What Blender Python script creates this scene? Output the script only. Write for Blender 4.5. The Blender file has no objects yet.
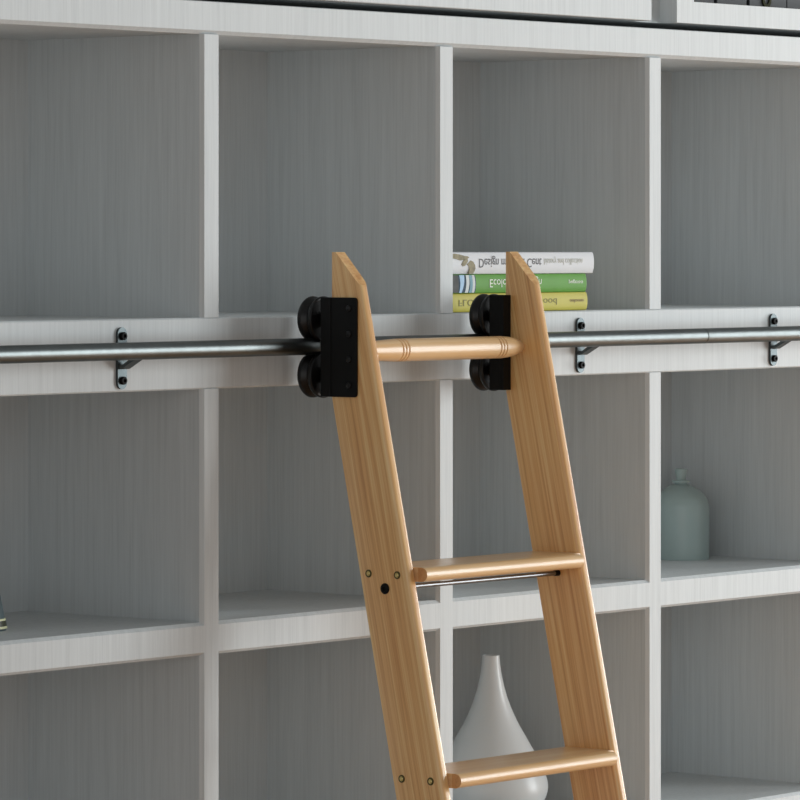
import bpy, bmesh, math, random
from mathutils import Vector, Matrix

random.seed(7)
S = bpy.context.scene
COL = S.collection

# ------------------------------------------------------------------ camera
PHI = 0.67855
cam_d = bpy.data.cameras.new('camera')
cam = bpy.data.objects.new('camera', cam_d)
COL.objects.link(cam)
cam.location = (-5.5529, -4.3990, 2.0)
cam.rotation_euler = (math.radians(90), 0, PHI - math.radians(90))
cam_d.sensor_width = 36
cam_d.lens = 36 * 4685.87 / 800
cam_d.shift_y = (242.88 - 400) / 800
cam_d.clip_end = 100
S.camera = cam

# ------------------------------------------------------------------ world, lights, exposure
w = bpy.data.worlds.new('world')
S.world = w
w.use_nodes = True
w.node_tree.nodes['Background'].inputs[0].default_value = (0.95, 0.985, 0.99, 1)
w.node_tree.nodes['Background'].inputs[1].default_value = 0.26


def area(name, loc, target, sx, sy, power, col):
    l = bpy.data.lights.new(name, 'AREA')
    l.shape = 'RECTANGLE'
    l.size, l.size_y = sx, sy
    l.energy = power
    l.color = col
    o = bpy.data.objects.new(name, l)
    o.location = loc
    o.rotation_euler = (Vector(target) - Vector(loc)).to_track_quat('-Z', 'Y').to_euler()
    COL.objects.link(o)


area('window_daylight', (5.6, -5.7, 2.2), (0, 0, 1.75), 2.9, 4.6, 325, (0.93, 0.985, 1.0))
area('far_window_daylight', (7.9, -2.25, 2.2), (0, 0, 1.7), 1.6, 4.2, 330, (0.95, 0.99, 1.0))
area('left_fill_light', (-4.9, -4.6, 1.9), (0, 0, 1.7), 4.0, 3.0, 33, (1.0, 0.99, 0.98))  # added soft fill to lift left-facing ladder and cell sides, not a real window

vs = S.view_settings
S.display_settings.display_device = 'sRGB'
vs.view_transform = 'Standard'
vs.look = 'None'
vs.exposure = 0.0
vs.gamma = 1.0
vs.use_curve_mapping = False


# ------------------------------------------------------------------ materials
def lin(r, g, b):
    f = lambda c: (c / 255 / 12.92) if c / 255 <= 0.04045 else ((c / 255 + 0.055) / 1.055) ** 2.4
    return (f(r), f(g), f(b), 1)


def base_mat(name, col, rough=0.5, metal=0.0, spec=0.5):
    m = bpy.data.materials.new(name)
    m.use_nodes = True
    b = m.node_tree.nodes['Principled BSDF']
    b.inputs['Base Color'].default_value = col
    b.inputs['Roughness'].default_value = rough
    b.inputs['Metallic'].default_value = metal
    b.inputs['Specular IOR Level'].default_value = spec
    return m, m.node_tree, b


def soft_mat(name, col, rough=0.5, metal=0.0, spec=0.5, var=0.06, scale=30):
    """plain surface with a faint procedural mottling"""
    m, nt, b = base_mat(name, col, rough, metal, spec)
    tc = nt.nodes.new('ShaderNodeTexCoord')
    n = nt.nodes.new('ShaderNodeTexNoise')
    n.inputs['Scale'].default_value = scale
    n.inputs['Detail'].default_value = 4
    nt.links.new(tc.outputs['Object'], n.inputs['Vector'])
    r = nt.nodes.new('ShaderNodeValToRGB')
    r.color_ramp.elements[0].position = 0.3
    r.color_ramp.elements[1].position = 0.7
    r.color_ramp.elements[0].color = tuple(c * (1 - var) for c in col[:3]) + (1,)
    r.color_ramp.elements[1].color = tuple(min(1, c * (1 + var)) for c in col[:3]) + (1,)
    nt.links.new(n.outputs['Fac'], r.inputs['Fac'])
    nt.links.new(r.outputs['Color'], b.inputs['Base Color'])
    return m


def streak_mat(name, cols, rough, spec, mscale, rot=(0, 0, 0), nscale=1.0, detail=4, bump=0.0, second=None, coat=0.0, span=0.16):
    """wood grain: noise stretched along one axis, two layers"""
    m, nt, b = base_mat(name, cols[1], rough, 0, spec)
    tc = nt.nodes.new('ShaderNodeTexCoord')
    mr = nt.nodes.new('ShaderNodeMapping')
    mr.inputs['Rotation'].default_value = rot
    mp = nt.nodes.new('ShaderNodeMapping')
    mp.inputs['Scale'].default_value = mscale
    nt.links.new(tc.outputs['Object'], mr.inputs['Vector'])
    nt.links.new(mr.outputs['Vector'], mp.inputs['Vector'])
    n1 = nt.nodes.new('ShaderNodeTexNoise')
    n1.inputs['Scale'].default_value = nscale
    n1.inputs['Detail'].default_value = detail
    n1.inputs['Roughness'].default_value = 0.6
    nt.links.new(mp.outputs['Vector'], n1.inputs['Vector'])
    mp2 = nt.nodes.new('ShaderNodeMapping')
    k = second or 0.25
    mp2.inputs['Scale'].default_value = tuple(c * k for c in mscale)
    mp2.inputs['Location'].default_value = (3.1, 7.7, 1.3)
    nt.links.new(mr.outputs['Vector'], mp2.inputs['Vector'])
    n2 = nt.nodes.new('ShaderNodeTexNoise')
    n2.inputs['Scale'].default_value = nscale
    n2.inputs['Detail'].default_value = 3
    nt.links.new(mp2.outputs['Vector'], n2.inputs['Vector'])
    mix = nt.nodes.new('ShaderNodeMath')
    mix.operation = 'MULTIPLY_ADD'
    mix.inputs[1].default_value = 0.5
    nt.links.new(n1.outputs['Fac'], mix.inputs[0])
    half = nt.nodes.new('ShaderNodeMath')
    half.operation = 'MULTIPLY'
    half.inputs[1].default_value = 0.5
    nt.links.new(n2.outputs['Fac'], half.inputs[0])
    nt.links.new(half.outputs[0], mix.inputs[2])
    r = nt.nodes.new('ShaderNodeValToRGB')
    e = r.color_ramp.elements
    e[0].position, e[1].position = 0.5 - span, 0.5 + span
    e[0].color, e[1].color = cols[0], cols[-1]
    if len(cols) == 3:
        x = e.new(0.5)
        x.color = cols[1]
    nt.links.new(mix.outputs[0], r.inputs['Fac'])
    nt.links.new(r.outputs['Color'], b.inputs['Base Color'])
    if bump:
        bp = nt.nodes.new('ShaderNodeBump')
        bp.inputs['Strength'].default_value = bump
        bp.inputs['Distance'].default_value = 0.0005
        nt.links.new(n1.outputs['Fac'], bp.inputs['Height'])
        nt.links.new(bp.outputs['Normal'], b.inputs['Normal'])
    if coat:
        b.inputs['Coat Weight'].default_value = coat
        b.inputs['Coat Roughness'].default_value = 0.28
    return m


TILT = math.atan(0.212)
M = {}
M['laminate'] = streak_mat('grey_white_laminate', [lin(200, 204, 205), lin(208, 212, 213), lin(214, 218, 219)],
                           0.5, 0.3, (330, 330, 10), second=0.35)
wc = [lin(208, 146, 84), lin(234, 182, 117), lin(247, 211, 150)]
M['wood_stile'] = streak_mat('oak_stile', wc, 0.36, 0.5, (120, 430, 5.0), rot=(TILT, 0, 0), second=0.34, coat=0.8, span=0.15)
wt = [lin(220, 172, 116), lin(233, 192, 140), lin(240, 207, 162)]
M['wood_rung'] = streak_mat('oak_rung', wt, 0.30, 0.6, (5, 170, 170), second=0.3, coat=0.45)
M['wood_end'] = streak_mat('oak_end_grain', [lin(198, 140, 90), lin(214, 160, 108), lin(224, 172, 120)], 0.6, 0.2, (220, 220, 220))
M['black'] = soft_mat('matt_black_steel', lin(14, 14, 14), 0.6, 0.0, 0.18, 0.1, 60)
M['wheel'] = soft_mat('black_nylon', lin(15, 14, 14), 0.36, 0.0, 0.35, 0.15, 80)
M['rail'] = soft_mat('black_satin_rail', lin(112, 117, 117), 0.36, 1.0, 0.5, 0.08, 60)
M['bracket'] = soft_mat('satin_dark_bracket', lin(90, 97, 99), 0.44, 1.0, 0.5, 0.08, 90)
M['steel'] = soft_mat('dark_polished_rod', lin(140, 142, 145), 0.3, 1.0, 0.5, 0.06, 60)
M['brass'] = soft_mat('brass', lin(228, 208, 140), 0.3, 0.55, 0.5, 0.1, 200)
M['brass_dark'] = soft_mat('dark_brass_rim', lin(88, 80, 44), 0.45, 0.3, 0.4, 0.1, 200)
M['white_glaze'] = soft_mat('white_glaze', lin(220, 222, 222), 0.3, 0.0, 0.5, 0.02, 12)
M['teal_glaze'] = soft_mat('teal_glaze', lin(174, 191, 188), 0.32, 0.0, 0.6, 0.04, 12)
M['slate'] = soft_mat('slate_glaze', lin(88, 102, 106), 0.4, 0.0, 0.4, 0.08, 20)
M['slate_dark'] = soft_mat('dark_olive_band', lin(66, 68, 50), 0.4, 0.0, 0.4, 0.08, 20)
M['pale_stripe'] = soft_mat('pale_stripe', lin(232, 232, 190), 0.45, 0.0, 0.4, 0.05, 20)
M['paper'] = streak_mat('page_edges', [lin(222, 216, 200), lin(238, 234, 222)], 0.8, 0.1, (2, 2, 900))
M['cover_white'] = soft_mat('white_cover', lin(220, 222, 225), 0.55, 0.0, 0.25, 0.02, 20)
M['cover_green'] = soft_mat('green_cover', lin(92, 154, 52), 0.55, 0.0, 0.25, 0.06, 20)
M['cover_yellow'] = soft_mat('yellow_cover', lin(200, 190, 88), 0.55, 0.0, 0.25, 0.04, 20)
M['ink_grey'] = soft_mat('grey_ink', lin(105, 105, 108), 0.6, 0, 0.2)
M['ink_pale'] = soft_mat('pale_ink', lin(205, 206, 196), 0.6, 0, 0.2)
M['ink_white'] = soft_mat('white_ink', lin(240, 246, 232), 0.6, 0, 0.2)
M['ink_olive'] = soft_mat('olive_ink', lin(140, 134, 80), 0.6, 0, 0.2)
M['ink_plum'] = soft_mat('plum_ink', lin(138, 112, 96), 0.6, 0, 0.2)
M['motif_olive'] = soft_mat('olive_motif', lin(148, 140, 112), 0.6, 0, 0.2, 0.35, 120)
M['motif_dark'] = soft_mat('dark_motif', lin(72, 74, 72), 0.6, 0, 0.2, 0.25, 120)
M['motif_navy'] = soft_mat('navy_motif', lin(38, 66, 86), 0.6, 0, 0.2, 0.15, 120)
M['motif_blue'] = soft_mat('blue_motif', lin(176, 208, 236), 0.6, 0, 0.2, 0.06, 120)
M['motif_teal'] = soft_mat('teal_motif', lin(128, 170, 184), 0.6, 0, 0.2, 0.1, 120)
M['motif_ice'] = soft_mat('ice_motif', lin(216, 222, 222), 0.6, 0, 0.2, 0.08, 120)
M['binder'] = soft_mat('charcoal_binder', lin(50, 51, 53), 0.6, 0, 0.3, 0.06, 60)
M['ring_olive'] = soft_mat('dull_olive_ring', lin(58, 58, 36), 0.8, 0, 0.15)
M['wall'] = soft_mat('painted_wall', lin(196, 196, 194), 0.9, 0, 0.1, 0.02, 5)
M['floor'] = streak_mat('oak_floor', [lin(174, 126, 88), lin(198, 152, 112), lin(214, 170, 132)], 0.5, 0.3, (1.2, 26, 26))
M['rubber'] = soft_mat('black_rubber', lin(25, 25, 25), 0.8, 0, 0.2)


# ------------------------------------------------------------------ mesh helpers
def obj(name, bm, mat, parent=None, origin=(0, 0, 0), smooth=False, bevel=None, segs=2):
    """bm in world coordinates; linked as ONE mesh under parent whose world origin is `origin`"""
    bmesh.ops.recalc_face_normals(bm, faces=bm.faces[:])
    me = bpy.data.meshes.new(name)
    bm.to_mesh(me)
    bm.free()
    me.transform(Matrix.Translation(-Vector(origin)))
    me.materials.append(M[mat] if isinstance(mat, str) else mat)
    if smooth:
        for p in me.polygons:
            p.use_smooth = True
    o = bpy.data.objects.new(name, me)
    COL.objects.link(o)
    if parent is not None:
        o.parent = parent
    if smooth:
        md = o.modifiers.new('edge', 'EDGE_SPLIT')
        md.split_angle = math.radians(38)
    if bevel:
        md = o.modifiers.new('bevel', 'BEVEL')
        md.width = bevel
        md.segments = segs
        md.limit_method = 'ANGLE'
        md.angle_limit = math.radians(30)
        if segs > 1:
            for p in me.polygons:
                p.use_smooth = True
            md.harden_normals = True
    return o


def tag(o, label, cat, group=None):
    o['label'] = label
    o['category'] = cat
    if group:
        o['group'] = group
    return o


def thing(name, loc, label, cat, group=None):
    o = bpy.data.objects.new(name, None)
    o.empty_display_size = 0.05
    o.location = loc
    COL.objects.link(o)
    return tag(o, label, cat, group)


def box(bm, x0, x1, y0, y1, z0, z1):
    v = [bm.verts.new((x, y, z)) for x in (x0, x1) for y in (y0, y1) for z in (z0, z1)]
    for f in ((0, 1, 3, 2), (4, 6, 7, 5), (0, 4, 5, 1), (2, 3, 7, 6), (0, 2, 6, 4), (1, 5, 7, 3)):
        bm.faces.new([v[i] for i in f])


def B(*a):
    bm = bmesh.new()
    box(bm, *a)
    return bm


def prism(pts, axis, a0, a1, bm=None):
    """extrude a 2D outline along axis: 'X' takes (y,z), 'Y' takes (x,z), 'Z' takes (x,y)"""
    bm = bm or bmesh.new()
    mk = {'X': lambda p, a: (a, p[0], p[1]), 'Y': lambda p, a: (p[0], a, p[1]), 'Z': lambda p, a: (p[0], p[1], a)}[axis]
    lo = [bm.verts.new(mk(p, a0)) for p in pts]
    hi = [bm.verts.new(mk(p, a1)) for p in pts]
    n = len(pts)
    bm.faces.new(lo)
    bm.faces.new(hi[::-1])
    for i in range(n):
        bm.faces.new((lo[i], hi[i], hi[(i + 1) % n], lo[(i + 1) % n]))
    return bm


def lathe(profile, loc, axis='Z', seg=48, bm=None):
    """profile: list of (radius, height) from one end to the other"""
    bm = bm or bmesh.new()
    rings = []
    for r, h in profile:
        ring = []
        if r < 1e-6:
            pts = [(0, 0)]
        else:
            pts = [(r * math.cos(2 * math.pi * k / seg), r * math.sin(2 * math.pi * k / seg)) for k in range(seg)]
        for a, b in pts:
            p = {'Z': (a, b, h), 'X': (h, a, b), 'Y': (a, h, b)}[axis]
            ring.append(bm.verts.new(Vector(p) + Vector(loc)))
        rings.append(ring)
    for A, Bq in zip(rings, rings[1:]):
        for k in range(seg):
            k2 = (k + 1) % seg
            if len(A) == 1 and len(Bq) == 1:
                continue
            if len(A) == 1:
                bm.faces.new((A[0], Bq[k], Bq[k2]))
            elif len(Bq) == 1:
                bm.faces.new((A[k], A[k2], Bq[0]))
            else:
                bm.faces.new((A[k], A[k2], Bq[k2], Bq[k]))
    for R in (rings[0], rings[-1]):
        if len(R) > 1:
            bm.faces.new(R)
    return bm


def spline(pts, n=10):
    """Catmull-Rom through (r,h) points"""
    out = []
    P = [pts[0]] + list(pts) + [pts[-1]]
    for i in range(1, len(P) - 2):
        p0, p1, p2, p3 = P[i - 1], P[i], P[i + 1], P[i + 2]
        for k in range(n):
            t = k / n
            out.append(tuple(0.5 * (2 * b + (c - a) * t + (2 * a - 5 * b + 4 * c - d) * t * t + (3 * b - a - 3 * c + d) * t ** 3)
                             for a, b, c, d in zip(p0, p1, p2, p3)))
    out.append(pts[-1])
    return out


def struct(name, bm, mat, **k):
    o = obj(name, bm, mat, **k)
    o['kind'] = 'structure'
    return o


# ------------------------------------------------------------------ setting
DEP = 0.3393
struct('floor', B(-6.5, 6.5, -6.5, 0.5, -0.05, 0.0), 'floor')
struct('wall_back', B(-6.5, 6.5, 0.372, 0.47, 0.0, 3.3), 'wall')

# ------------------------------------------------------------------ bookcase
PIT, T, CH = 0.54, 0.0306, 0.0052
ZTT, ZTB, ZMT, ZMB, ZLT, ZLB = 2.3442, 2.2971, 1.8937, 1.7922, 1.4605, 1.4135
I0, I1 = -3, 4
XL0, XR0 = I0 * PIT - CH, I1 * PIT + T + CH
bc = thing('bookcase', (0, 0.17, 0), 'wide grey-white bookcase of open square cells behind the wooden ladder', 'bookcase')
BO = (0, 0.17, 0)


def upright(i, z0, z1):
    x0, x1 = i * PIT - CH, i * PIT + T + CH
    pts = [(x0, DEP), (x0, CH), (x0 + CH, 0), (x1 - CH, 0), (x1, CH), (x1, DEP)]
    obj('upright', prism(pts, 'Z', z0, z1), 'laminate', bc, BO)


def shelf(i, zt, zb):
    # fills the chamfer wedge of the uprights so the chamfers meet in a mitre
    xa, xb = i * PIT + T, (i + 1) * PIT
    t, b = zt + 0.0, zb - 0.0
    pts = [(0, t - 0.0050), (CH * .9, t), (DEP, t), (DEP, b), (CH * .9, b), (0, b + 0.0040)]
    obj('shelf', prism(pts, 'X', xa, xb), 'laminate', bc, BO)


for i in range(I0, I1 + 1):
    upright(i, 0.08, ZMB)
    upright(i, ZMT, ZTB)
low = []
zt, zb = ZLT, ZLB
while zt > 0.1:
    low.append((zt, zb))
    zt, zb = zt - 0.3787, zb - 0.3787
for i in range(I0, I1):
    for zt, zb in low:
        shelf(i, zt, zb)
ch = 0.0018
pts = [(0, ZTT - ch * .6), (ch, ZTT), (DEP, ZTT), (DEP, ZTB), (0.006, ZTB), (0, ZTB + 0.0055)]
obj('top_board', prism(pts, 'X', XL0, XR0), 'laminate', bc, BO)
pts = [(0, ZMT - 0.002), (0.002, ZMT), (DEP, ZMT), (DEP, ZMT - 0.044), (0.028, ZMT - 0.044), (0.028, ZMB), (0.002, ZMB), (0, ZMB + 0.002)]
obj('rail_beam', prism(pts, 'X', XL0, XR0), 'laminate', bc, BO)
obj('back_panel', B(XL0, XR0, DEP, DEP + 0.012, 0.08, ZTT), 'laminate', bc, BO)
obj('plinth', B(XL0, XR0, 0.03, DEP, 0.0, 0.08), 'laminate', bc, BO)

# ------------------------------------------------------------------ upper cabinet standing on the bookcase
ZU = 2.3557
uc = thing('wall_cabinet', (0, 0.17, ZTT), 'pale cabinet with doors standing on top of the open bookcase', 'cabinet')
UO = (0, 0.17, ZTT)
obj('plinth', B(XL0, XR0, 0.20, DEP, ZTT, ZU), 'laminate', uc, UO)
CF = 0.034
bm = B(XL0, XR0, CF, DEP, ZU, ZU + 0.018)
box(bm, XL0, XR0, CF, DEP, 2.86, 2.90)
for xa, xb in ((XL0, XL0 + .02), (-0.60, -0.56), (0.540, 0.625), (1.08, 1.14), (XR0 - .02, XR0)):
    box(bm, xa, xb, CF, DEP, ZU + 0.018, 2.86)
obj('carcass', bm, 'laminate', uc, UO)
obj('back_panel', B(XL0, XR0, DEP, DEP + 0.01, ZU, 2.90), 'laminate', uc, UO)
for xa, xb in ((XL0, -0.5825), (-0.5795, 0.5464)):
    d = obj('door', B(xa, xb, 0, CF, ZU, 2.90), 'laminate', uc, UO, bevel=0.002, segs=2)
    hb = B(xb - 0.05, xb - 0.035, -0.03, 0.0, 2.56, 2.70)
    obj('handle', hb, 'black', d, UO, bevel=0.003)
for xa, xb in ((0.6153, 1.37), (1.373, XR0)):
    bm = bmesh.new()
    box(bm, xa, xb, 0, CF, ZU, ZU + 0.0352)
    box(bm, xa, xb, 0, CF, 2.855, 2.90)
    box(bm, xa, xa + 0.0474, 0, CF, ZU + 0.0352, 2.855)
    box(bm, xb - 0.0474, xb, 0, CF, ZU + 0.0352, 2.855)
    obj('framed_door', bm, 'laminate', uc, UO)

# dark lever-arch binders inside the framed door
bx = [(0.630, 0.060), (0.6935, 0.0840), (0.7840, 0.0875), (0.8780, 0.1105), (0.9892, 0.088)]
blab = ['narrow charcoal box file inside the upper cabinet, beside the left door frame',
        'charcoal box file in the upper cabinet, second from the left door frame',
        'charcoal box file in the upper cabinet, left of the one with a finger ring',
        'charcoal box file with a round olive finger ring in the upper cabinet',
        'charcoal box file at the far right end of the row in the upper cabinet']
for k, (x, wd) in enumerate(bx):
    o0 = (x + wd / 2, 0.17, ZU + 0.018)
    t = thing('box_file', o0, blab[k], 'file', 'box files in the upper cabinet')
    obj('case', B(x, x + wd, 0.040, 0.30, ZU + 0.018, ZU + 0.33), 'binder', t, o0, bevel=0.002, segs=2)
    if k == 3:
        xc = 0.9271
        bm = bmesh.new()
        N = 28
        prof = [(0.007, 0), (0.007, -0.0025), (0.0125, -0.0025), (0.0125, 0)]
        rr = [[bm.verts.new((xc + r * math.cos(2 * math.pi * q / N), 0.040 + h, ZU + 0.050 + r * math.sin(2 * math.pi * q / N)))
               for q in range(N)] for r, h in prof]
        for a in range(4):
            for q in range(N):
                bm.faces.new((rr[a][q], rr[a][(q + 1) % N], rr[(a + 1) % 4][(q + 1) % N], rr[(a + 1) % 4][q]))
        obj('finger_ring', bm, 'ring_olive', t, o0, smooth=True)

# ------------------------------------------------------------------ ladder rail
RY, RZ, RR = -0.045, 1.8503, 0.0123
rl = thing('ladder_rail', (0, 0, RZ), 'long round satin-black steel rail running along the middle beam of the bookcase', 'rail')
RO = (0, 0, RZ)


def tube(x0, x1, r, y, z, seg=40, e=0.0012):
    return lathe([(0, x0), (r - e, x0), (r, x0 + e), (r, x1 - e), (r - e, x1), (0, x1)], (0, y, z), 'X', seg)


XJ = 0.6230
obj('rail_tube', tube(XL0 + .05, XJ, RR, RY, RZ), 'rail', rl, RO, smooth=True)
obj('rail_tube', tube(XJ, XR0 - .05, RR, RY, RZ), 'rail', rl, RO, smooth=True)


def capsule(xc, zc, hw, hh, n=10):
    pts = []
    for k in range(n + 1):
        a = math.pi * k / n
        pts.append((xc + hw * math.cos(a), zc + hh - hw + hw * math.sin(a)))
    for k in range(n + 1):
        a = math.pi + math.pi * k / n
        pts.append((xc + hw * math.cos(a), zc - hh + hw + hw * math.sin(a)))
    return pts


def dome(xc, yc, zc, r, h, axis, seg=20):
    """screw head bulging toward -axis"""
    prof = [(r, 0.0), (r, -h * .35), (r * .85, -h * .75), (r * .5, -h * .95), (0, -h)]
    return lathe(prof, (xc, yc, zc), axis, seg)


def socket(xc, yc, zc, r, h, axis, seg=24):
    """cap screw with a hex recess"""
    bm = bmesh.new()
    prof = [(r, 0.0), (r, -h * .8), (r * .9, -h), (r * .5, -h), (r * .5, -h * .45), (0, -h * .45)]
    return lathe(prof, (xc, yc, zc), axis, seg, bm)


for xc in (-1.252, -0.7175, -0.183, 0.3505, 0.8860, 1.4205):
    zc = 1.8393
    br = obj('rail_bracket', prism(capsule(xc, zc, 0.0094, 0.0432), 'Y', -0.0042, 0.0), 'bracket', rl, RO)
    # arm: a bent strap from the middle of the plate up to the rail
    a = [(-0.0042, 1.8245), (-0.0100, 1.8245), (-0.0455, 1.8440), (-0.0455, 1.8510), (-0.0110, 1.8300), (-0.0042, 1.8300)]
    obj('arm', prism(a, 'X', xc - 0.0085, xc + 0.0085), 'bracket', br, RO)
    for z in (1.8703, 1.8083):
        obj('screw', socket(xc, -0.0042, z, 0.0056, 0.0045, 'Y'), 'black', br, RO, smooth=True)

# ------------------------------------------------------------------ ladder
LXo, LXi, RXi, RXo = -0.3623, -0.3420, 0.0484, 0.0687
TN = 0.212
back = lambda z: -0.0866 - 0.2100 * (1.776 - z)
front = lambda z: -0.2262 - TN * (1.5338 - z)
LO = ((LXo + RXo) / 2, front(0) + .04, 0)
ld = thing('library_ladder', LO, 'light oak library ladder hanging by black rollers from the rail and leaning on the bookcase', 'ladder')
ZB0 = 0.012


def stile(x0, x1):
    pts = [(-0.0862, 1.9868), (-0.0950, 1.9868), (front(1.9372), 1.9372), (front(ZB0), ZB0), (back(ZB0), ZB0), (back(1.776), 1.776)]
    bm = prism(pts, 'X', x0, x1)
    on_f = lambda v: abs(v.co.y - front(v.co.z)) < 1e-4
    on_b = lambda v: v.co.z < 1.95 and (abs(v.co.y - back(v.co.z)) < 1e-4) or (v.co.z > 1.98 and abs(v.co.y + 0.0862) < 1e-4)
    ef = [e for e in bm.edges if all(on_f(v) for v in e.verts) and abs(e.verts[0].co.z - e.verts[1].co.z) > .1]
    bmesh.ops.bevel(bm, geom=ef, offset=0.0082, offset_type='OFFSET', segments=8, profile=0.5, affect='EDGES')
    eb = [e for e in bm.edges if all(on_b(v) for v in e.verts) and abs(e.verts[0].co.z - e.verts[1].co.z) > .1]
    bmesh.ops.bevel(bm, geom=eb, offset=0.0030, offset_type='OFFSET', segments=3, profile=0.5, affect='EDGES')
    return obj('stile', bm, 'wood_stile', ld, LO, smooth=True)


st = [stile(LXo, LXi), stile(RXi, RXo)]
for x0, x1 in ((LXo, LXi), (RXi, RXo)):
    obj('foot_pad', B(x0 - .001, x1 + .001, front(0) - .002, back(0) + .002, 0.0, 0.014), 'rubber', ld, LO, bevel=0.002)

NOSE = 0.0198
TH = 0.0206
for k in range(6):
    zt = 1.5378 - 0.2893 * k
    zc = zt - TH / 2
    yf = front(zc)
    yb = back(zc) - 0.001
    # tread body between the stiles
    bm = bmesh.new()
    r = TH / 2
    n = 10
    nose = [(yf - NOSE + r - r * math.sin(math.pi * q / n), zc + r * math.cos(math.pi * q / n)) for q in range(n + 1)]
    xs = [LXi + 0.0002, RXi - 0.0160]
    prism([(yf - 0.0005, zt)] + nose + [(yf - 0.0005, zt - TH)], 'X', xs[0], xs[1], bm)
    prism([(yb, zt - .002), (yb - .002, zt), (yf - 0.0005, zt), (yf - 0.0005, zt - TH), (yb - .002, zt - TH), (yb, zt - TH + .002)], 'X', LXi, RXi, bm)
    tr = obj('rung', bm, 'wood_rung', ld, LO, smooth=True)
    # the darker end grain of the nose beside the left stile
    en = [(y + (0.0006 if 0 < q < n else 0), zc + (z - zc) * .97) for q, (y, z) in enumerate(nose)]
    obj('end_grain', prism([(yf - 0.004, zt - .0004)] + en + [(yf - 0.004, zt - TH + .0004)], 'X', xs[0] - 0.0008, xs[0] + 0.001), 'wood_end', tr, LO)
    # brass screw heads on the outer faces
    for xo, sgn in ((LXo, 1), (RXo, -1)):
        for f in (0.305, 0.905):
            ys = back(zc) - 0.0177 if f < .5 else back(zc) - 0.0702
            bm = lathe([(0.0050, 0.0), (0.0047, -0.0012 * sgn), (0.0040, -0.0012 * sgn), (0.0029, -0.0004 * sgn), (0.0022, -0.0012 * sgn), (0.0012, -0.0019 * sgn), (0, -0.0021 * sgn)], (xo, ys, zc - 0.0005), 'X', 20)
            sc = obj('screw', bm, 'brass', ld, LO, smooth=True)
            bm = lathe([(0.0056, 0.0), (0.0056, -0.0008 * sgn), (0.0050, -0.0015 * sgn), (0.0036, -0.0015 * sgn), (0.0034, 0.0)], (xo, ys, zc - 0.0005), 'X', 24)
            obj('rim', bm, 'brass_dark', sc, LO, smooth=True)

# steel tie rod under the top rung, with black end plugs
ry, rz = -0.1868, 1.5067
obj('tie_rod', lathe([(0, LXi - .004), (0.0036, LXi - .004), (0.0036, RXi), (0, RXi)], (0, ry, rz), 'X', 28), 'steel', ld, LO, smooth=True)
obj('rod_collar', lathe([(0, RXi - 0.010), (0.0042, RXi - 0.010), (0.0044, RXi), (0, RXi)], (0, ry, rz), 'X', 24), 'black', ld, LO, smooth=True)
for xo, sg in ((LXo, -1), (RXo, 1)):
    obj('rod_plug', lathe([(0, -.004 * sg), (0.0078, -.004 * sg), (0.0078, 0.0012 * sg), (0.0062, 0.0020 * sg), (0.0036, 0.0020 * sg), (0.0034, 0.0004 * sg), (0, 0.0004 * sg)], (xo, ry, rz), 'X', 32), 'black', ld, LO, smooth=True)

# turned grab bar
HY, HZ, HR = -0.1165, 1.8440, 0.0168


def grooves(xs):
    out = []
    for x in xs:
        out += [(0.0167, x - 0.0017), (0.0147, x - 0.0003), (0.0147, x + 0.0003), (0.0167, x + 0.0017)]
    return out


prof = [(0, LXi - .004), (0.0118, LXi - .004), (0.0126, -0.334), (0.0143, -0.305), (0.0156, -0.278), (0.0164, -0.262)]
prof += grooves((-0.2530, -0.2460, -0.2390))
prof += [(0.0168, -0.233), (0.0168, -0.12), (0.0168, -0.026)]
prof += grooves((-0.0200, -0.0130, -0.0060))
prof += [(0.0166, -0.001), (0.0160, 0.009), (0.0148, 0.021), (0.0128, 0.033), (0.0098, 0.043), (0.0074, RXi), (0.0070, RXi + 0.004), (0, RXi + 0.004)]
hb = obj('grab_bar', lathe(prof, (0, HY, HZ), 'X', 48), 'wood_rung', ld, LO, smooth=True)


# roller brackets
def roller(xw, plate_x0, plate_x1, bx0, bx1, out):
    blk = obj('roller_bracket', B(bx0 if out > 0 else LXo - 0.0050, bx1 if out < 0 else RXo + 0.0050, -0.0895, -0.0705, 1.7785, 1.9215), 'black', ld, LO, bevel=0.0008, segs=2)
    lip = B(*((LXi, bx1) if out < 0 else (bx0, RXi)), -0.0975, -0.0890, 1.7785, 1.9215)
    obj('lip', lip, 'black', blk, LO, bevel=0.0008)
    # side plate on the outer face of the stile, rounded outer corners
    ya, yb, za, zb, r = -0.0700, -0.1368, 1.7785, 1.9215, 0.005
    pts = [(ya, za), (ya, zb)]
    pts += [(yb + r - r * math.sin(math.pi / 2 * q / 6), zb - r + r * math.cos(math.pi / 2 * q / 6)) for q in range(7)]
    pts += [(yb + r - r * math.cos(math.pi / 2 * q / 6), za + r - r * math.sin(math.pi / 2 * q / 6)) for q in range(7)]
    obj('side_plate', prism(pts, 'X', plate_x0, plate_x1), 'black', blk, LO, bevel=0.0007, segs=2)
    for k in range(4):
        z = 1.9060 - k * 0.0368
        xo = plate_x0 if out < 0 else plate_x1
        h = 0.0026 * (1 if out < 0 else -1)
        obj('bolt', dome(xo, -0.1228, z, 0.0048, h, 'X'), 'wheel', blk, LO, smooth=True)
    for zc in (1.8896, 1.8088):
        R, g = 0.0332, 0.0264
        pr = [(0, -0.0300), (0.0290, -0.0300), (0.0318, -0.0318), (R, -0.0340), (R, -0.0362)]
        pr += [(g + (R - g) * abs(math.cos(math.pi * q / 10)) ** 1.4, -0.0362 - 0.0176 * q / 10) for q in range(1, 10)]
        pr += [(R, -0.0538), (R, -0.0560), (0.0318, -0.0580), (0.0250, -0.0590), (0.0110, -0.0590), (0.0110, -0.0700), (0, -0.0700)]
        obj('wheel', lathe(pr, (xw, 0, zc), 'Y', 48), 'wheel', blk, LO, smooth=True)


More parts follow.
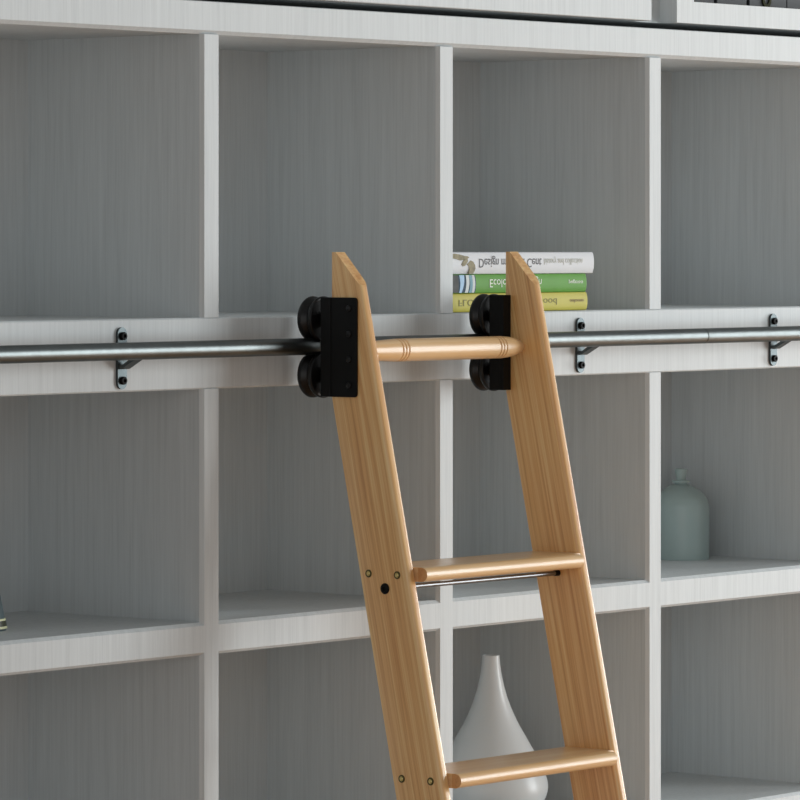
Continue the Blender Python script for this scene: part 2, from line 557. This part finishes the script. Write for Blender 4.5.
roller(-0.3414, LXo - 0.0037, LXo, LXo - 0.0037, LXi + 0.0186, -1)
roller(0.0620, RXo, RXo + 0.0037, RXi - 0.0186, RXo + 0.0037, 1)


# ------------------------------------------------------------------ books
def text_mesh(name, body, x0, x1, zc, h, y, mat, parent, origin):
    """flat lettering on the spine, mirrored top to bottom as in the photograph, fitted to x0..x1"""
    c = bpy.data.curves.new(name, 'FONT')
    c.body = body
    c.extrude = 0.0002
    c.resolution_u = 3
    t = bpy.data.objects.new(name, c)
    COL.objects.link(t)
    dg = bpy.context.evaluated_depsgraph_get()
    me = bpy.data.meshes.new_from_object(t.evaluated_get(dg))
    bpy.data.objects.remove(t)
    xs = [v.co.x for v in me.vertices]
    ymin, ymax = min(v.co.y for v in me.vertices), 0.7
    sx = (x1 - x0) / (max(xs) - min(xs))
    xm = min(xs)
    for v in me.vertices:
        px, py, pz = v.co
        v.co = (x0 + (px - xm) * sx - origin[0], y - 0.0002 + (pz if pz < 0 else 0) - origin[1], zc - (py - 0.3) * h / 0.7 - origin[2])
    me.materials.append(M[mat])
    o = bpy.data.objects.new(name, me)
    COL.objects.link(o)
    o.parent = parent
    return o


YS = 0.012


def book(x0, x1, z0, z1, mat, label, rnd):
    o0 = ((x0 + x1) / 2, YS + .12, z0)
    t = thing('book', o0, label, 'book', 'books stacked in the upper cell')
    c = 0.003
    # U-shaped hard cover with a softly rounded spine
    n = 8
    zc, hh = (z0 + z1) / 2, (z1 - z0) / 2
    bulge = 0.003
    outer = [(YS + bulge * (abs(q / n * 2 - 1) ** 2.5), z0 + (z1 - z0) * q / n) for q in range(n + 1)]
    inner = [(YS + 0.006, z1 - c), (YS + 0.006, z0 + c)]
    pts = outer + [(YS + 0.235, z1), (YS + 0.235, z1 - c)] + inner + [(YS + 0.235, z0 + c), (YS + 0.235, z0)]
    # rounded head and tail of the spine
    obj('cover', prism(pts, 'X', x0, x1), mat, t, o0, bevel=rnd, segs=3)
    obj('pages', B(x0 + .004, x1 - .004, YS + 0.006, YS + 0.230, z0 + c, z1 - c), 'paper', t, o0)
    return t, o0


def patch(name, pts, mat, t, o0, y=YS - 0.0002):
    return obj(name, prism(pts, 'Y', y - 0.0003, y + 0.0025), mat, t, o0)


Z1, Z2, Z3, Z4 = ZMT + 0.0004, 1.9227, 1.9518, 1.9856
ty, oy = book(0.0375, 0.3905, Z1, Z2, 'cover_yellow', 'yellow book at the bottom of the stack in the upper cell beside the ladder', 0.003)
text_mesh('title_lettering', 'FLOORS in Stone a Wood', 0.0605, 0.3090, (Z1 + Z2) / 2 + .0005, 0.0100, YS, 'ink_olive', ty, oy)
text_mesh('imprint_lettering', 'ooloono', 0.3425, 0.3790, (Z1 + Z2) / 2 + .0006, 0.0056, YS, 'ink_plum', ty, oy)

tg, og = book(0.0375, 0.3880, Z2 + .0003, Z3, 'cover_green', 'green book with white lettering in the middle of the stack of books', 0.0012)
za, zb = Z2 + .0012, Z3 - .0010
zm = (za + zb) / 2


def band(xa, xb, la, lb, mat, bow=0.0):
    n = 8
    L = [(xa + la * (2 * q / n - 1) + bow * (1 - (2 * q / n - 1) ** 2), za + (zb - za) * q / n) for q in range(n + 1)]
    R = [(xb + lb * (2 * q / n - 1) + bow * (1 - (2 * q / n - 1) ** 2), za + (zb - za) * q / n) for q in range(n + 1)]
    return L + R[::-1]


patch('cover_picture', band(0.0400, 0.1000, 0, 0, 'x', 0.003), 'motif_navy', tg, og)
for xa, xb, la, lb, m, bow in ((0.0405, 0.0575, 0, -.001, 'motif_dark', 0.002), (0.0605, 0.0695, .0, .003, 'motif_blue', 0.003),
                               (0.0755, 0.0830, .001, .001, 'motif_ice', 0.003), (0.0840, 0.0905, 0, 0, 'motif_teal', 0.004),
                               (0.0915, 0.0975, 0, 0, 'motif_ice', 0.003)):
    patch('picture_band', band(xa, xb, la, lb, m, bow), m, tg, og, YS - 0.0006)
text_mesh('title_lettering', 'Ecological design', 0.1375, 0.2690, zm + .0012, 0.0125, YS, 'ink_white', tg, og)
text_mesh('imprint_lettering', 'pagesso', 0.3400, 0.3770, zm + .0006, 0.0060, YS, 'ink_white', tg, og)

tw, ow = book(0.0375, 0.4075, Z3 + .0003, Z4, 'cover_white', 'white book with grey lettering on top of the stack of books', 0.0045)
text_mesh('title_lettering', 'Design modern Cent', 0.1110, 0.2690, 1.9697, 0.0140, YS, 'ink_grey', tw, ow)
text_mesh('subtitle_lettering', 'history and collection', 0.2760, 0.3760, 1.9712, 0.0100, YS, 'ink_pale', tw, ow)
za, zb = Z3 + .001, Z4 - .001
H = zb - za
for k, pts in enumerate((
        [(0.040, .93), (0.050, .97), (0.062, .93), (0.074, .86), (0.083, .84), (0.086, .78), (0.080, .70), (0.072, .66), (0.064, .64), (0.056, .70), (0.048, .74), (0.040, .72)],
        [(0.074, .70), (0.082, .72), (0.083, .60), (0.079, .48), (0.076, .38), (0.070, .36), (0.067, .46), (0.070, .58)],
        [(0.084, .52), (0.090, .64), (0.096, .58), (0.1005, .42), (0.1015, .25), (0.0985, .10), (0.096, 0), (0.0855, 0), (0.0865, .2), (0.0850, .36), (0.080, .46)])):
    patch('cover_picture', [(x, za + H * q) for x, q in pts], 'motif_olive', tw, ow)

# ------------------------------------------------------------------ vases and bottle
bo = (0.9798, 0.2516, ZLT)
bt = thing('bottle', bo, 'teal ceramic bottle with round shoulders and a small stopper, in the right-hand cell', 'bottle')
pf = spline([(0.0455, 0.0), (0.0482, 0.003), (0.0486, 0.045), (0.0486, 0.084), (0.0460, 0.0985), (0.0400, 0.109), (0.0290, 0.119), (0.0176, 0.1255), (0.0108, 0.1275)], 8)
obj('body', lathe([(0, 0)] + pf + [(0.0104, 0.131), (0, 0.131)], bo, 'Z', 64), 'teal_glaze', bt, bo, smooth=True)
obj('stopper', lathe([(0, 0.130), (0.0145, 0.130), (0.0152, 0.1312), (0.0152, 0.1332), (0.0145, 0.1342), (0.0078, 0.1345), (0.0082, 0.137), (0.0110, 0.1515), (0.0110, 0.1530), (0.0092, 0.1540), (0, 0.1540)], bo, 'Z', 40), 'teal_glaze', bt, bo, smooth=True)

zf = low[1][0]
vo = (0.3446, 0.17, zf)
vt = thing('vase', vo, 'glossy white teardrop vase with a narrow neck in the cell behind the ladder', 'vase')
k = 1.344 - zf
outer = spline([(0.0420, 0.0), (0.0560, 0.004), (0.0815, 0.026), (0.0910, 0.055), (0.0800, 0.088), (0.0600, 0.125), (0.0405, 0.160), (0.0262, 0.195), (0.0178, 0.228), (0.0142, 0.252), (0.0138, k - 0.001)], 8)
prof = [(0, 0)] + outer + [(0.0130, k), (0.0118, k - 0.001), (0.0120, k - 0.04), (0, k - 0.06)]
obj('body', lathe(prof, vo, 'Z', 72), 'white_glaze', vt, vo, smooth=True)

so = (-0.8400, 0.1550, ZLT)
sv = thing('vase', so, 'dark slate tapered vase with two pale foot stripes, in the left cell', 'vase')
rz_ = lambda h: 0.0400 - 0.2 * h
obj('body', lathe([(0, 0.0), (0.0378, 0.0), (rz_(0.003), 0.003), (rz_(0.09), 0.09), (rz_(0.112), 0.112), (0.0130, 0.122), (0.0115, 0.130), (0.0130, 0.138), (0.0110, 0.138), (0.0095, 0.128), (0, 0.10)], so, 'Z', 64), 'slate', sv, so, smooth=True)


def ringband(h0, h1, mat, name, e=0.0007):
    bm = bmesh.new()
    prof = [(rz_(h0) - .002, h0), (rz_(h0) + e, h0), (rz_(h1) + e, h1), (rz_(h1) - .002, h1)]
    lathe([(0.001, h0)] + prof + [(0.001, h1)], so, 'Z', 64, bm)
    return obj(name, bm, mat, sv, so, smooth=True)


ringband(0.0030, 0.0062, 'pale_stripe', 'pale_stripe')
ringband(0.0064, 0.0138, 'slate_dark', 'dark_band')
ringband(0.0140, 0.0168, 'pale_stripe', 'pale_stripe')
